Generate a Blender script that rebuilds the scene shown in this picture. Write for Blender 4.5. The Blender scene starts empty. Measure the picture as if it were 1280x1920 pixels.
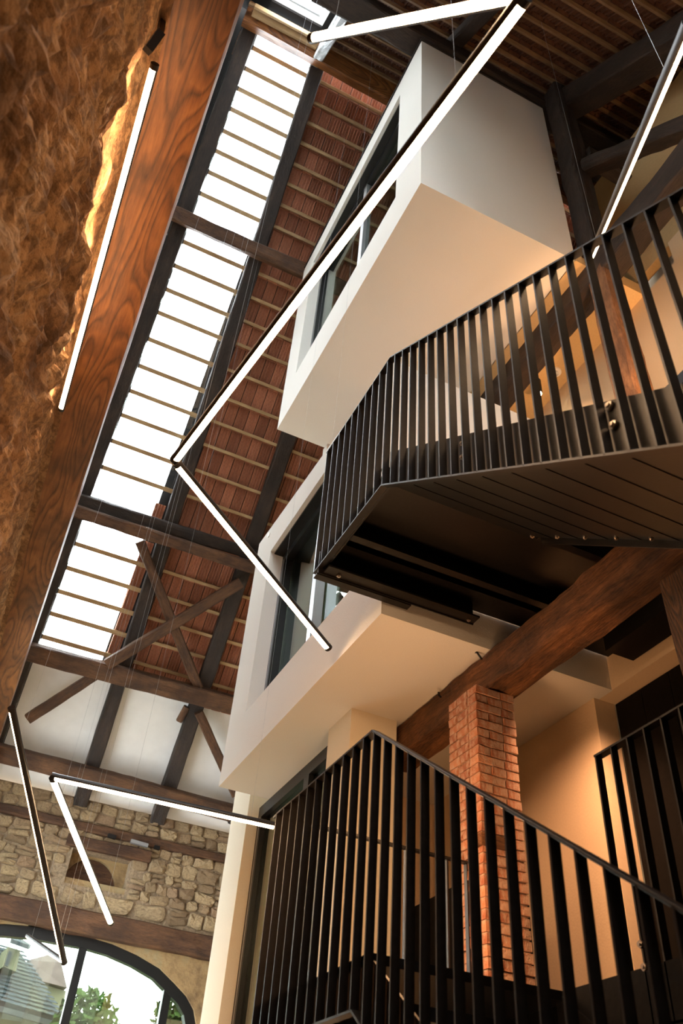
import bpy, math, random
from mathutils import Vector, Matrix, noise
random.seed(7)
C = bpy.context.scene.collection
PI = math.pi
# ------------------------------------------------------------------ camera
CAM = (Vector((0.901, -0.429, 0.065)), Vector((0.329, 0.577, -0.748)), Vector((0.284, 0.695, 0.661)))
def _rot():
    x, y, z = 0.84733166, 0.06494172, 0.44462549
    Rx = Matrix(((1,0,0),(0,math.cos(x),-math.sin(x)),(0,math.sin(x),math.cos(x))))
    Ry = Matrix(((math.cos(y),0,math.sin(y)),(0,1,0),(-math.sin(y),0,math.cos(y))))
    Rz = Matrix(((math.cos(z),-math.sin(z),0),(math.sin(z),math.cos(z),0),(0,0,1)))
    return Rx @ Ry @ Rz
M = _rot(); F = 1575.416
RIGHT, DOWN, FWD = Vector(M[0]), Vector(M[1]), Vector(M[2])
cd = bpy.data.cameras.new('camera'); cam = bpy.data.objects.new('camera', cd); C.objects.link(cam)
cd.sensor_fit = 'VERTICAL'; cd.sensor_height = 36; cd.sensor_width = 24; cd.lens = F/1920*36
cd.clip_start = 0.02; cd.clip_end = 300
cam.matrix_world = Matrix((( RIGHT.x,-DOWN.x,-FWD.x,0),(RIGHT.y,-DOWN.y,-FWD.y,0),(RIGHT.z,-DOWN.z,-FWD.z,0),(0,0,0,1)))
cd.dof.use_dof = True; cd.dof.focus_distance = 7.5; cd.dof.aperture_fstop = 3.2
bpy.context.scene.camera = cam
# ------------------------------------------------------------------ world, exposure
W = bpy.data.worlds.new('sky'); bpy.context.scene.world = W; W.use_nodes = True
wn = W.node_tree; bg = wn.nodes['Background']
bg.inputs[0].default_value = (0.90, 0.96, 1.0, 1); bg.inputs[1].default_value = 13.0
vs = bpy.context.scene.view_settings
vs.view_transform = 'Standard'; vs.look = 'None'; vs.gamma = 1; vs.exposure = 0.7; vs.use_curve_mapping = False
def portal(loc, rot, sx, sy):
    l = bpy.data.lights.new('daylight_portal', 'AREA'); l.shape = 'RECTANGLE'; l.size = sx; l.size_y = sy
    l.cycles.is_portal = True
    o = bpy.data.objects.new('daylight_portal', l); o.location = loc; o.rotation_euler = rot; C.objects.link(o)
portal((0.65, 10.6, 10.9), (math.radians(-46.4), 0, 0), 1.3, 14.0)
portal((0.5, 0.9, 10.9), (math.radians(46.4), 0, 0), 1.2, 9.0)
portal((-1.05, 12.3, 1.7), (0, math.radians(-90), 0), 6.6, 4.4)
portal((2.1, 15.75, 1.2), (math.radians(-90), 0, 0), 5.4, 5.2)
LED_STRENGTH = 34.0
def lamp(loc, energy, col=(1, .53, .24), r=.06, spot=None, aim=None, blend=.6):
    l = bpy.data.lights.new('lamp', 'SPOT' if spot else 'POINT'); l.energy = energy; l.color = col; l.shadow_soft_size = r
    if spot: l.spot_size = math.radians(spot); l.spot_blend = blend
    o = bpy.data.objects.new('lamp', l); o.location = loc; C.objects.link(o)
    if aim is not None: o.rotation_euler = (Vector(aim)-Vector(loc)).to_track_quat('-Z', 'Y').to_euler()
    return o
# ------------------------------------------------------------------ rays: a pixel of the 1280x1920 photograph onto a plane of the room
def ray(x, y): return (M.transposed() @ Vector((x-640, y-960, F))).normalized()
def onX(x, y, v): r = ray(x, y); return r*(v/r.x)
def onY(x, y, v): r = ray(x, y); return r*(v/r.y)
def onZ(x, y, v): r = ray(x, y); return r*(v/r.z)
def dep(x, y, d): r = ray(x, y); return r*(d/r.dot(FWD))
# roof slopes: origin at the eave / ridge, S up the slope, N outward
S1 = Vector((0, -.6887, .7250)); N1 = Vector((0, .7250, .6887)); P1 = Vector((0, 15.10, 5.93))
def r1(x, s, h=0): return P1 + Vector((x, 0, 0)) + S1*s + N1*h
def px1(x, y, h=0):
    r = ray(x, y); q = r*((P1+N1*h).dot(N1)/r.dot(N1)); return q.x, (q-P1).dot(S1)
S2 = Vector((0, -.6887, -.7250)).normalized(); N2 = Vector((0, -.7250, .6887)); P2 = Vector((0, 5.90, 15.60))
def r2(x, s, h=0): return P2 + Vector((x, 0, 0)) + S2*s + N2*h
def px2(x, y, h=0):
    r = ray(x, y); q = r*((P2+N2*h).dot(N2)/r.dot(N2)); return q.x, (q-P2).dot(S2)
# ------------------------------------------------------------------ materials
MATS = {}
def newmat(name):
    m = bpy.data.materials.new(name); m.use_nodes = True; MATS[name] = m
    nt = m.node_tree; return m, nt, nt.nodes['Principled BSDF']
def node(nt, t, **kw):
    n = nt.nodes.new(t)
    for k, v in kw.items(): setattr(n, k, v)
    return n
def ramp(nt, fac, stops):
    r = node(nt, 'ShaderNodeValToRGB'); nt.links.new(fac, r.inputs[0]); e = r.color_ramp.elements
    while len(e) < len(stops): e.new(.5)
    for i, (p, c) in enumerate(stops): e[i].position = p; e[i].color = (*c, 1)
    return r.outputs[0]
def coords(nt, scale, space='Object'):
    tc = node(nt, 'ShaderNodeTexCoord'); mp = node(nt, 'ShaderNodeMapping'); mp.inputs['Scale'].default_value = scale
    nt.links.new(tc.outputs[space], mp.inputs[0]); return mp.outputs[0]
def noi(nt, vec, scale, detail=4, rough=.55, dist=0):
    n = node(nt, 'ShaderNodeTexNoise'); n.inputs['Scale'].default_value = scale; n.inputs['Detail'].default_value = detail
    n.inputs['Roughness'].default_value = rough; n.inputs['Distortion'].default_value = dist
    if vec is not None: nt.links.new(vec, n.inputs['Vector'])
    return n.outputs['Fac']
def bump(nt, b, h, strength, dist=.02):
    n = node(nt, 'ShaderNodeBump'); n.inputs['Strength'].default_value = strength; n.inputs['Distance'].default_value = dist
    nt.links.new(h, n.inputs['Height']); nt.links.new(n.outputs[0], b.inputs['Normal'])
def mixc(nt, fac, a, b, mode='MIX'):
    n = node(nt, 'ShaderNodeMix', data_type='RGBA', blend_type=mode)
    if isinstance(fac, (int, float)): n.inputs[0].default_value = fac
    else: nt.links.new(fac, n.inputs[0])
    for v, i in ((a, 6), (b, 7)):
        if isinstance(v, tuple): n.inputs[i].default_value = (*v, 1)
        else: nt.links.new(v, n.inputs[i])
    return n.outputs[2]
def objrand(nt): return node(nt, 'ShaderNodeObjectInfo').outputs['Random']
def plain(name, col, rough=.6, metal=0, bmp=0, bscale=60, vary=0, coat=0):
    m, nt, b = newmat(name); b.inputs['Roughness'].default_value = rough; b.inputs['Metallic'].default_value = metal
    v = coords(nt, (1, 1, 1))
    n = noi(nt, v, bscale)
    d = tuple(c*(1-vary) for c in col); l = tuple(min(1, c*(1+vary)) for c in col)
    nt.links.new(ramp(nt, n, ((.3, d), (.7, l))), b.inputs['Base Color'])
    if bmp: bump(nt, b, n, bmp)
    return m
def wood(name, cols, grain=9, rough=.6, bmp=.4, rings=True, stretch=.22):
    """timber with its length along the local X axis"""
    m, nt, b = newmat(name); b.inputs['Roughness'].default_value = rough
    tc = node(nt, 'ShaderNodeTexCoord'); add = node(nt, 'ShaderNodeVectorMath', operation='ADD')
    rnd = node(nt, 'ShaderNodeMath', operation='MULTIPLY'); rnd.inputs[1].default_value = 37.0; nt.links.new(objrand(nt), rnd.inputs[0])
    nt.links.new(tc.outputs['Object'], add.inputs[0]); nt.links.new(rnd.outputs[0], add.inputs[1])
    mp = node(nt, 'ShaderNodeMapping'); mp.inputs['Scale'].default_value = (stretch, 1, 1); nt.links.new(add.outputs[0], mp.inputs[0])
    v = mp.outputs[0]
    fine = noi(nt, v, grain*7, 5, .65)
    if rings:
        w = noi(nt, v, grain*.42, 1.5, .4)
        k = node(nt, 'ShaderNodeMath', operation='MULTIPLY'); k.inputs[1].default_value = 26; nt.links.new(w, k.inputs[0])
        fr = node(nt, 'ShaderNodeMath', operation='FRACT'); nt.links.new(k.outputs[0], fr.inputs[0])
        a = ramp(nt, fr.outputs[0], ((0, cols[1]), (.55, cols[2]), (.82, cols[0]), (1, cols[1])))
        col = mixc(nt, .4, a, ramp(nt, fine, ((.3, cols[0]), (.7, cols[2]))))
    else:
        w = noi(nt, v, grain, 4, .6, .4)
        col = ramp(nt, w, ((.28, cols[0]), (.5, cols[1]), (.75, cols[2])))
        col = mixc(nt, .35, col, ramp(nt, fine, ((.35, cols[0]), (.65, cols[2]))))
    big = noi(nt, tc.outputs['Object'], 1.7, 3)
    col = mixc(nt, ramp(nt, big, ((.42, (0, 0, 0)), (.62, (.55, .55, .55)))), col, cols[0])
    nt.links.new(col, b.inputs['Base Color'])
    bump(nt, b, fine, bmp, .012)
    return m
wood('brown_timber', ((.05, .016, .005), (.23, .082, .022), (.40, .155, .042)), 6.5, .45, .25, True, .13)
wood('old_timber', ((.012, .009, .008), (.030, .020, .015), (.07, .042, .028)), 9, .72, .9, False)
wood('old_brown_timber', ((.03, .013, .007), (.10, .044, .018), (.20, .095, .042)), 8, .7, .8, False)
wood('rough_timber', ((.012, .005, .003), (.13, .046, .013), (.42, .18, .06)), 13, .8, 1.0, False, .13)
wood('post_timber', ((.05, .02, .01), (.26, .12, .05), (.42, .22, .10)), 8, .7, .8, False)
wood('shaded_batten', ((.13, .07, .03), (.24, .14, .065), (.32, .20, .10)), 14, .7, .2, False, .1)  # darker batten copy, the near slope's shade put into its colour
wood('charred_timber', ((.012, .010, .010), (.06, .03, .015), (.34, .15, .045)), 11, .6, 1.0, True, .2)
wood('pale_batten', ((.30, .18, .08), (.50, .34, .17), (.62, .45, .25)), 14, .7, .2, False, .1)
plain('white_plaster', (.83, .83, .82), .85, 0, .15, 5, .03)
plain('render_white', (.80, .78, .73), .85, 0, .12, 90, .02)
plain('warm_plaster', (.78, .62, .43), .85, 0, .1, 60, .03)
plain('ochre_plaster', (.62, .44, .22), .88, 0, .1, 40, .05)
plain('dark_metal', (.012, .010, .009), .36, .2, .03, 40, .25)
plain('dark_frame', (.018, .019, .020), .35, .3)
plain('frame_edge', (.42, .43, .45), .35, .7)
plain('steel_bolt', (.55, .50, .45), .3, 1)
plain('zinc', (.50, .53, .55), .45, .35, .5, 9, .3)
plain('mortar', (.30, .22, .14), .95, 0, .9, 25, .35)
plain('brick_mortar', (.42, .30, .22), .95, 0, .6, 60, .25)
plain('floor_stone', (.48, .32, .18), .7, 0, .2, 8, .1)
plain('dark_board', (.006, .005, .0045), .55, 0, .1, 30, .2)
plain('blind', (.09, .065, .05), .8, 0, 0, 30, .1)
plain('render_warm_lit', (.76, .69, .55), .85, 0, .12, 90, .02)  # white render tinted cream to stand in for warm light
plain('curtain', (.66, .66, .46), .9, 0, 0, 20, .05)
plain('room_paint', (.42, .43, .34), .9, 0, 0, 10, .05)
plain('white_plastic', (.8, .78, .74), .4)
plain('cream_wall', (.075, .07, .045), .9, 0, .1, 20, .1)
plain('tree_bark', (.08, .06, .04), .9)
plain('leaf', (.022, .038, .010), .7, 0, 0, 4, .4)
plain('pink_roof', (.052, .038, .036), .9, 0, .2, 3, .2)
def special():
    # terracotta tile
    m, nt, b = newmat('terracotta'); b.inputs['Roughness'].default_value = .8
    v = coords(nt, (1, 1, 1)); n = noi(nt, v, 30, 4)
    a = ramp(nt, objrand(nt), ((0, (.28, .105, .055)), (.5, (.40, .155, .082)), (1, (.53, .22, .125))))
    nt.links.new(mixc(nt, ramp(nt, n, ((.4, (0, 0, 0)), (.8, (.5, .5, .5)))), a, (.12, .04, .022)), b.inputs['Base Color']); bump(nt, b, n, .2)
    m, nt, b = newmat('shaded_terracotta'); b.inputs['Roughness'].default_value = .85  # darker tile copy: shade of the near slope is in the colour
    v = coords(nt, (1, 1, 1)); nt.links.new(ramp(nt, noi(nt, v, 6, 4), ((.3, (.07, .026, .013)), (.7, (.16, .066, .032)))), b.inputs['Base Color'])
    # rubble stones
    m, nt, b = newmat('rubble'); b.inputs['Roughness'].default_value = .9
    v = coords(nt, (1, 1, 1)); n = noi(nt, v, 9, 6, .65); n2 = noi(nt, v, 45, 5, .7)
    a = ramp(nt, objrand(nt), ((0, (.30, .20, .11)), (.35, (.52, .38, .22)), (.7, (.62, .46, .26)), (1, (.42, .27, .16))))
    c = mixc(nt, ramp(nt, n, ((.42, (0, 0, 0)), (.68, (.8, .8, .8)))), a, (.20, .125, .07))
    nt.links.new(mixc(nt, ramp(nt, n2, ((.5, (0, 0, 0)), (.75, (.5, .5, .5)))), c, (.60, .46, .28)), b.inputs['Base Color'])
    bump(nt, b, n2, .8, .03)
    # rough left wall
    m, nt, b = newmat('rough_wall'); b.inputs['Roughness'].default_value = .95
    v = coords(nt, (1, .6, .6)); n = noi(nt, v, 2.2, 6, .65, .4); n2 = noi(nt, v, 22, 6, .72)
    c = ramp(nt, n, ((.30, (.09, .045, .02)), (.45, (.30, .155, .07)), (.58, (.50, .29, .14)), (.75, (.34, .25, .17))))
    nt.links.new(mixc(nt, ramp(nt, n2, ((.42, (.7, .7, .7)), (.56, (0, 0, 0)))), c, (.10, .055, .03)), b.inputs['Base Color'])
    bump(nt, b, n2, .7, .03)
    # lime plaster around the arch
    m, nt, b = newmat('arch_plaster'); b.inputs['Roughness'].default_value = .95
    v = coords(nt, (1, 1, 1)); n = noi(nt, v, 1.6, 6, .7); n2 = noi(nt, v, 14, 5, .6)
    c = ramp(nt, n, ((.32, (.16, .10, .05)), (.5, (.36, .24, .11)), (.68, (.30, .26, .15))))
    nt.links.new(c, b.inputs['Base Color']); bump(nt, b, n2, .5, .03)
    # bricks
    m, nt, b = newmat('brick'); b.inputs['Roughness'].default_value = .85
    v = coords(nt, (1, 1, 1)); n = noi(nt, v, 14, 5, .7); n2 = noi(nt, v, 70, 4)
    a = ramp(nt, objrand(nt), ((0, (.30, .10, .05)), (.6, (.44, .17, .085)), (1, (.50, .22, .12))))
    nt.links.new(mixc(nt, ramp(nt, n, ((.42, (0, 0, 0)), (.60, (.85, .85, .85)))), a, (.52, .36, .27)), b.inputs['Base Color']); bump(nt, b, n2, .6)
    # glass: mostly clear with a Fresnel-like reflection
    for nm, base, tint in (('pane_glass', .10, (.80, .86, .80)), ('roof_glass', .03, (1, 1, 1)), ('bay_glass', .07, (.70, .76, .66))):
        m = bpy.data.materials.new(nm); m.use_nodes = True; MATS[nm] = m; nt = m.node_tree; nt.nodes.clear()
        out = node(nt, 'ShaderNodeOutputMaterial'); mx = node(nt, 'ShaderNodeMixShader')
        tr = node(nt, 'ShaderNodeBsdfTransparent'); tr.inputs[0].default_value = (*tint, 1)
        gl = node(nt, 'ShaderNodeBsdfGlossy'); gl.inputs['Roughness'].default_value = .015; gl.inputs[0].default_value = (.95, 1, .98, 1)
        lw = node(nt, 'ShaderNodeLayerWeight'); lw.inputs[0].default_value = .45
        ma = node(nt, 'ShaderNodeMath', operation='MULTIPLY_ADD'); ma.inputs[1].default_value = .75; ma.inputs[2].default_value = base
        nt.links.new(lw.outputs['Fresnel'], ma.inputs[0]); nt.links.new(ma.outputs[0], mx.inputs[0])
        nt.links.new(tr.outputs[0], mx.inputs[1]); nt.links.new(gl.outputs[0], mx.inputs[2]); nt.links.new(mx.outputs[0], out.inputs[0])
    # led diffuser, lamp glow
    for nm, col, st in (('led', (1, .63, .34), LED_STRENGTH), ('lamp_glow', (1, .75, .42), 30)):
        m, nt, b = newmat(nm); b.inputs['Base Color'].default_value = (.8, .8, .8, 1)
        b.inputs['Emission Color'].default_value = (*col, 1); b.inputs['Emission Strength'].default_value = st
    # slates of the house outside
    m, nt, b = newmat('slate'); b.inputs['Roughness'].default_value = .8
    v = coords(nt, (1, 1, 1)); br = node(nt, 'ShaderNodeTexBrick'); nt.links.new(v, br.inputs['Vector']); br.inputs['Scale'].default_value = 1
    br.inputs['Brick Width'].default_value = .34; br.inputs['Row Height'].default_value = .26; br.inputs['Mortar Size'].default_value = .05
    br.inputs['Color1'].default_value = (.036, .043, .052, 1); br.inputs['Color2'].default_value = (.046, .052, .06, 1); br.inputs['Mortar'].default_value = (.016, .018, .022, 1)
    nt.links.new(mixc(nt, ramp(nt, noi(nt, v, 1.2, 4), ((.5, (0, 0, 0)), (.75, (.6, .6, .6)))), br.outputs[0], (.05, .048, .025)), b.inputs['Base Color'])
special()
for nm_, sp_, ro_ in (('slate', .02, .9), ('cream_wall', .02, .9), ('leaf', .02, .9), ('pink_roof', .02, .9), ('dark_board', .15, .9), ('dark_metal', .38, .36), ('dark_frame', .4, .35)):
    b_ = MATS[nm_].node_tree.nodes['Principled BSDF']; b_.inputs['Specular IOR Level'].default_value = sp_; b_.inputs['Roughness'].default_value = ro_
# ------------------------------------------------------------------ mesh helpers
class MB:
    def __init__(s): s.v = []; s.f = []
    def add(s, vs_, fs):
        n = len(s.v); s.v += [Vector(v) for v in vs_]; s.f += [tuple(i+n for i in f) for f in fs]; return s
    def box(s, a, b):
        (x0, y0, z0), (x1, y1, z1) = a, b
        return s.hexa([(x0,y0,z0),(x1,y0,z0),(x1,y1,z0),(x0,y1,z0),(x0,y0,z1),(x1,y0,z1),(x1,y1,z1),(x0,y1,z1)])
    def hexa(s, p):
        return s.add(p, [(3,2,1,0),(4,5,6,7),(0,1,5,4),(1,2,6,5),(2,3,7,6),(3,0,4,7)])
    def bar(s, a, b, w, h, up=(0, 0, 1)):
        a, b = Vector(a), Vector(b); d = (b-a).normalized(); u = Vector(up); sx = d.cross(u).normalized(); u = sx.cross(d)
        c = [(-w/2, -h/2), (w/2, -h/2), (w/2, h/2), (-w/2, h/2)]
        p = [a+sx*x+u*y for x, y in c]+[b+sx*x+u*y for x, y in c]
        return s.add(p, [(0,1,2,3),(7,6,5,4),(0,4,5,1),(1,5,6,2),(2,6,7,3),(3,7,4,0)])
    def tube(s, a, b, r, n=10, r1_=None):
        a, b = Vector(a), Vector(b); d = (b-a).normalized(); sx = d.orthogonal().normalized(); u = sx.cross(d); r1_ = r if r1_ is None else r1_
        p = [a+(sx*math.cos(t)+u*math.sin(t))*r for t in [2*PI*i/n for i in range(n)]]+[b+(sx*math.cos(t)+u*math.sin(t))*r1_ for t in [2*PI*i/n for i in range(n)]]
        return s.add(p, [(i, (i+1) % n, n+(i+1) % n, n+i) for i in range(n)]+[tuple(range(n))[::-1], tuple(range(n, 2*n))])
    def prism(s, pts, d):
        n = len(pts); d = Vector(d)
        return s.add([Vector(p) for p in pts]+[Vector(p)+d for p in pts], [tuple(range(n))[::-1], tuple(range(n, 2*n))]+[(i, (i+1) % n, n+(i+1) % n, n+i) for i in range(n)])
    def mesh(s, name, mat, o=Vector((0, 0, 0)), smooth=False):
        me = bpy.data.meshes.new(name); me.from_pydata([tuple(v-o) for v in s.v], [], s.f)
        if mat: me.materials.append(MATS[mat])
        if smooth: me.polygons.foreach_set('use_smooth', [True]*len(me.polygons))
        me.update(); return me
def wloc(p): 
    l = Vector((0, 0, 0))
    while p is not None: l = l + p.location; p = p.parent
    return l
def link(name, me, loc=(0, 0, 0), parent=None, mat4=None, **props):
    o = bpy.data.objects.new(name, me); C.objects.link(o)
    if parent is not None: o.parent = parent
    if mat4 is not None:
        m = mat4.copy(); m.translation = m.translation - wloc(parent); o.matrix_local = m
    else: o.location = Vector(loc) - wloc(parent)
    for k, v in props.items(): o[k] = v
    return o
def build(mb, name, mat, parent=None, bevel=0, smooth=False, origin=None, **props):
    """one mesh object, its origin at the middle of its foot"""
    xs = [v.x for v in mb.v]; ys = [v.y for v in mb.v]; zs = [v.z for v in mb.v]
    o = origin or Vector(((min(xs)+max(xs))/2, (min(ys)+max(ys))/2, min(zs)))
    ob = link(name, mb.mesh(name, mat, o, smooth), o, parent, **props)
    if bevel:
        b = ob.modifiers.new('bevel', 'BEVEL'); b.width = bevel; b.segments = 2; b.limit_method = 'ANGLE'
    return ob
def thing(name, loc, label, cat, group=None):
    o = bpy.data.objects.new(name, None); C.objects.link(o); o.location = loc; o['label'] = label; o['category'] = cat
    if group: o['group'] = group
    return o
def T(label, cat, group=None):
    d = dict(label=label, category=cat)
    if group: d['group'] = group
    return d
def ST(label=None, cat=None):
    d = dict(kind='structure')
    if label: d['label'] = label
    if cat: d['category'] = cat
    return d
def fr(a, b, up):
    """matrix with local X from a to b and local Z near up"""
    x = (Vector(b)-Vector(a)).normalized(); y = Vector(up).cross(x).normalized(); z = x.cross(y)
    m = Matrix((x, y, z)).transposed().to_4x4(); m.translation = Vector(a); return m
def timber(name, a, b, w, h, mat, up=(0, 0, 1), jit=.008, seg=None, parent=None, wane=.03, bow=0, **props):
    """hewn timber: local X along it, chamfered section, uneven faces; w across, h along up; a and b are the middle of its section"""
    a, b = Vector(a), Vector(b); L = (b-a).length; seg = seg or max(4, min(60, int(L/.18)))
    sec = [(-.5, -.5, 1, 0), (-.17, -.5, 0, 0), (.17, -.5, 0, 0), (.5, -.5, -1, 0), (.5, -.5, 0, 1), (.5, 0, 0, 0), (.5, .5, 0, -1), (.5, .5, -1, 0), (0, .5, 0, 0), (-.5, .5, 1, 0), (-.5, .5, 0, -1), (-.5, 0, 0, 0), (-.5, -.5, 0, 1)]
    vs_ = []; n = len(sec); sd = random.random()*90
    for i in range(seg+1):
        t = i/seg*L
        for j, (cx, cy, ex, ey) in enumerate(sec):
            c = wane*(.5+abs(noise.noise(Vector((t*1.4+sd, j*.7, 1)))))
            q = Vector((t, cx*w+ex*c, cy*h+ey*c))
            k = Vector((t*1.1+sd, cx*2.3, cy*2.3)); k2 = Vector((t*5+sd, j*1.9, 3))
            q.y += jit*(noise.noise(k)*1.6+noise.noise(k2)*.8)*(1 if 0 < i < seg else .6)
            q.z += jit*(noise.noise(k+Vector((9, 9, 9)))*1.6+noise.noise(k2+Vector((5, 5, 5)))*.8) + bow*math.sin(PI*i/seg)
            vs_.append(q)
    fs = [(i*n+j, i*n+(j+1) % n, (i+1)*n+(j+1) % n, (i+1)*n+j) for i in range(seg) for j in range(n)]+[tuple(range(n))[::-1], tuple(range(seg*n, seg*n+n))]
    mb = MB().add(vs_, fs); me = mb.mesh(name, mat)
    return link(name, me, parent=parent, mat4=fr(a, b, up), **props)
# ------------------------------------------------------------------ shell of the hall
FZ = -1.6
build(MB().box((-1.4, -4.2, FZ-.2), (9.2, 16.2, FZ)), 'floor', 'floor_stone', **ST())
build(MB().box((-1.2, -4.0, FZ), (9.0, -3.6, 5.9)), 'wall_back', 'warm_plaster', **ST())
build(MB().box((8.6, -3.6, FZ), (9.0, 15.5, 15.6)), 'wall_right', 'warm_plaster', **ST())
# left wall: rubble, uneven
def left_wall():
    ny, nz = 340, 300; vs_ = []
    for i in range(ny):
        t = i/(ny-1); y = -1.2+16.6*(t**1.7)
        for j in range(nz):
            z = FZ+(5.60-FZ)*j/(nz-1)
            p = Vector((3.7, y*1.1, z*1.5)); q = Vector((1.2, y*3.4, z*4.6)); k = Vector((8.2, y*11, z*14))
            c = noise.voronoi(Vector((0, y*2.6, z*3.6)))[0]
            d = .07*noise.noise(p)+.10*noise.noise(q)+.034*noise.noise(k)+.016*noise.noise(Vector((2, y*26, z*30)))+.12*min(.5, (c[1]-c[0]))-.05
            rim = 4.82+.10*noise.noise(Vector((1, y*1.3, 0)))
            if z > rim+.05: d = d*.45+.012*noise.noise(Vector((4, y*40, z*40)))
            d = min(d-.02, .05)
            x = -.57+.0194*y+d
            vs_.append((x, y, z))
    fs = [(i*nz+j, (i+1)*nz+j, (i+1)*nz+j+1, i*nz+j+1) for i in range(ny-1) for j in range(nz-1)]
    fs = [f for f in fs if not (10.1 < vs_[f[0]][1] < 14.5 and vs_[f[0]][2] < 5.0)]
    mb = MB().add(vs_, fs)
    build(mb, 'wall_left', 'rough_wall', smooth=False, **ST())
    build(MB().box((-1.2, -3.6, FZ), (-.75, 10.1, 5.9)).box((-1.2, 14.5, FZ), (-.5, 15.4, 5.9)).box((-1.2, 10.1, 5.0), (-.5, 14.5, 5.9)), 'wall_left', 'mortar', **ST())
    w = thing('added_window_6', (-.9, 12.3, FZ), 'unseen tall glazed opening added for daylight in the far part of the left wall', 'window'); w['kind'] = 'structure'  # unseen opening added to bring in daylight from the left
    for a, b in (((-1, 10.1, FZ), (-.9, 10.2, 5)), ((-1, 14.4, FZ), (-.9, 14.5, 5)), ((-1, 12.25, FZ), (-.9, 12.35, 5)), ((-1, 10.2, 4.9), (-.9, 14.4, 5))): build(MB().box(a, b), 'window_frame', 'dark_frame', w)
    build(MB().box((-.96, 10.2, FZ), (-.95, 14.4, 4.9)), 'pane', 'roof_glass', w)
left_wall()
build(MB().prism([(-1.2, -3.6, 5.59), (-.60, -3.6, 5.59), (-.525+.0194*15.4, 15.4, 5.59), (-1.2, 15.4, 5.59)], (0, 0, .3)), 'wall_left', 'rough_wall', **ST())
g = MB().prism([(-.55, 15.4, 5.9), (-.55, 5.9, 15.9), (-.55, -3.6, 5.9)], (.25, 0, 0)); build(g, 'wall_left_gable', 'white_plaster', **ST())
# arch wall at the far end -------------------------------------------------
YW = 15.35
outer = [(-60, 1790), (-30, 1772), (0, 1761), (47, 1750), (94, 1749), (164, 1755), (211, 1769), (258, 1790), (300, 1815), (327, 1842), (350, 1867), (364, 1893), (369, 1925)]
op = [onY(x, y, YW) for x, y in outer]; op = [(p.x, p.z) for p in op]
apex_x = (op[4][0]+op[5][0])/2-.15
right = [p for p in op if p[0] > apex_x]
zr = right[-1][1]
right += [(right[-1][0]+.03, zr-.6), (right[-1][0]+.03, FZ)]
left = [(2*apex_x-x, z) for x, z in right][::-1]
arch = left+[(apex_x, max(p[1] for p in op))]+right          # outline of the opening, X-Z
def inset(poly, d):
    out = []
    for i, (x, z) in enumerate(poly):
        a = poly[max(0, i-1)]; b = poly[min(len(poly)-1, i+1)]; tx, tz = b[0]-a[0], b[1]-a[1]; l = math.hypot(tx, tz)
        out.append((x+tz/l*d, z-tx/l*d))
    return out
TOPW = 5.78
wall = MB(); n = len(arch)
for i in range(n-1):
    (x0, z0), (x1, z1) = arch[i], arch[i+1]
    if x1-x0 < 1e-6: continue
    wall.hexa([(x0, YW, z0), (x1, YW, z1), (x1, YW+.6, z1), (x0, YW+.6, z0), (x0, YW, 3.62), (x1, YW, 3.62), (x1, YW+.6, 3.62), (x0, YW+.6, 3.62)])
wall.box((-1.2, YW, FZ), (arch[0][0], YW+.6, 3.62)); wall.box((arch[-1][0], YW, FZ), (9, YW+.6, 3.62))
wf = build(wall, 'wall_far', 'arch_plaster', **ST())
# upper part with the niche
nich = [onY(*q, YW) for q in ((146, 1590), (252, 1616), (243, 1682), (118, 1652))]
nx0, nx1 = nich[3].x+.02, nich[1].x-.05; nz0, nz1 = (nich[3].z+nich[2].z)/2, (nich[0].z+nich[1].z)/2
up = MB()
up.box((-1.2, YW, 3.62), (nx0, YW+.6, TOPW)); up.box((nx1, YW, 3.62), (9, YW+.6, TOPW)); up.box((nx0, YW, 3.62), (nx1, YW+.6, nz0)); up.box((nx0, YW, nz1), (nx1, YW+.6, TOPW)); up.box((nx0, YW+.42, nz0), (nx1, YW+.6, nz1))
build(up, 'wall_far_upper', 'mortar', **ST())
wfs = bpy.data.objects['wall_far_upper']
# niche lining: sandstone arch surround and dark shutter
cx, cz, rr = (nx0+nx1)/2-.07, nz0+.1, (nx1-nx0)/2-.07
sur = MB(); k = 14
for i in range(k):
    a0, a1 = PI*i/k, PI*(i+1)/k
    P_ = [(cx+math.cos(a)*rr, YW+.26, cz+math.sin(a)*rr) for a in (a0, a1)]
    O_ = [(max(nx0, min(nx1, cx+math.cos(a)*rr*2)), YW+.26, min(nz1, cz+math.sin(a)*rr*2)) for a in (a0, a1)]
    pts = [P_[0], P_[1], O_[1], O_[0]]
    sur.prism([Vector(p) for p in pts], (0, .1, 0))
sur.box((nx0, YW+.02, nz0), (nx1, YW+.36, nz0+.1))
build(sur, 'niche_surround', 'arch_plaster', wfs)
sh = MB(); sh.prism([(cx+math.cos(PI*i/16)*rr, YW+.33, cz+math.sin(PI*i/16)*rr) for i in range(17)], (0, .05, 0))
build(sh, 'niche_shutter', 'old_brown_timber', wfs, label='dark half-round wooden shutter in the niche')
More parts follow.
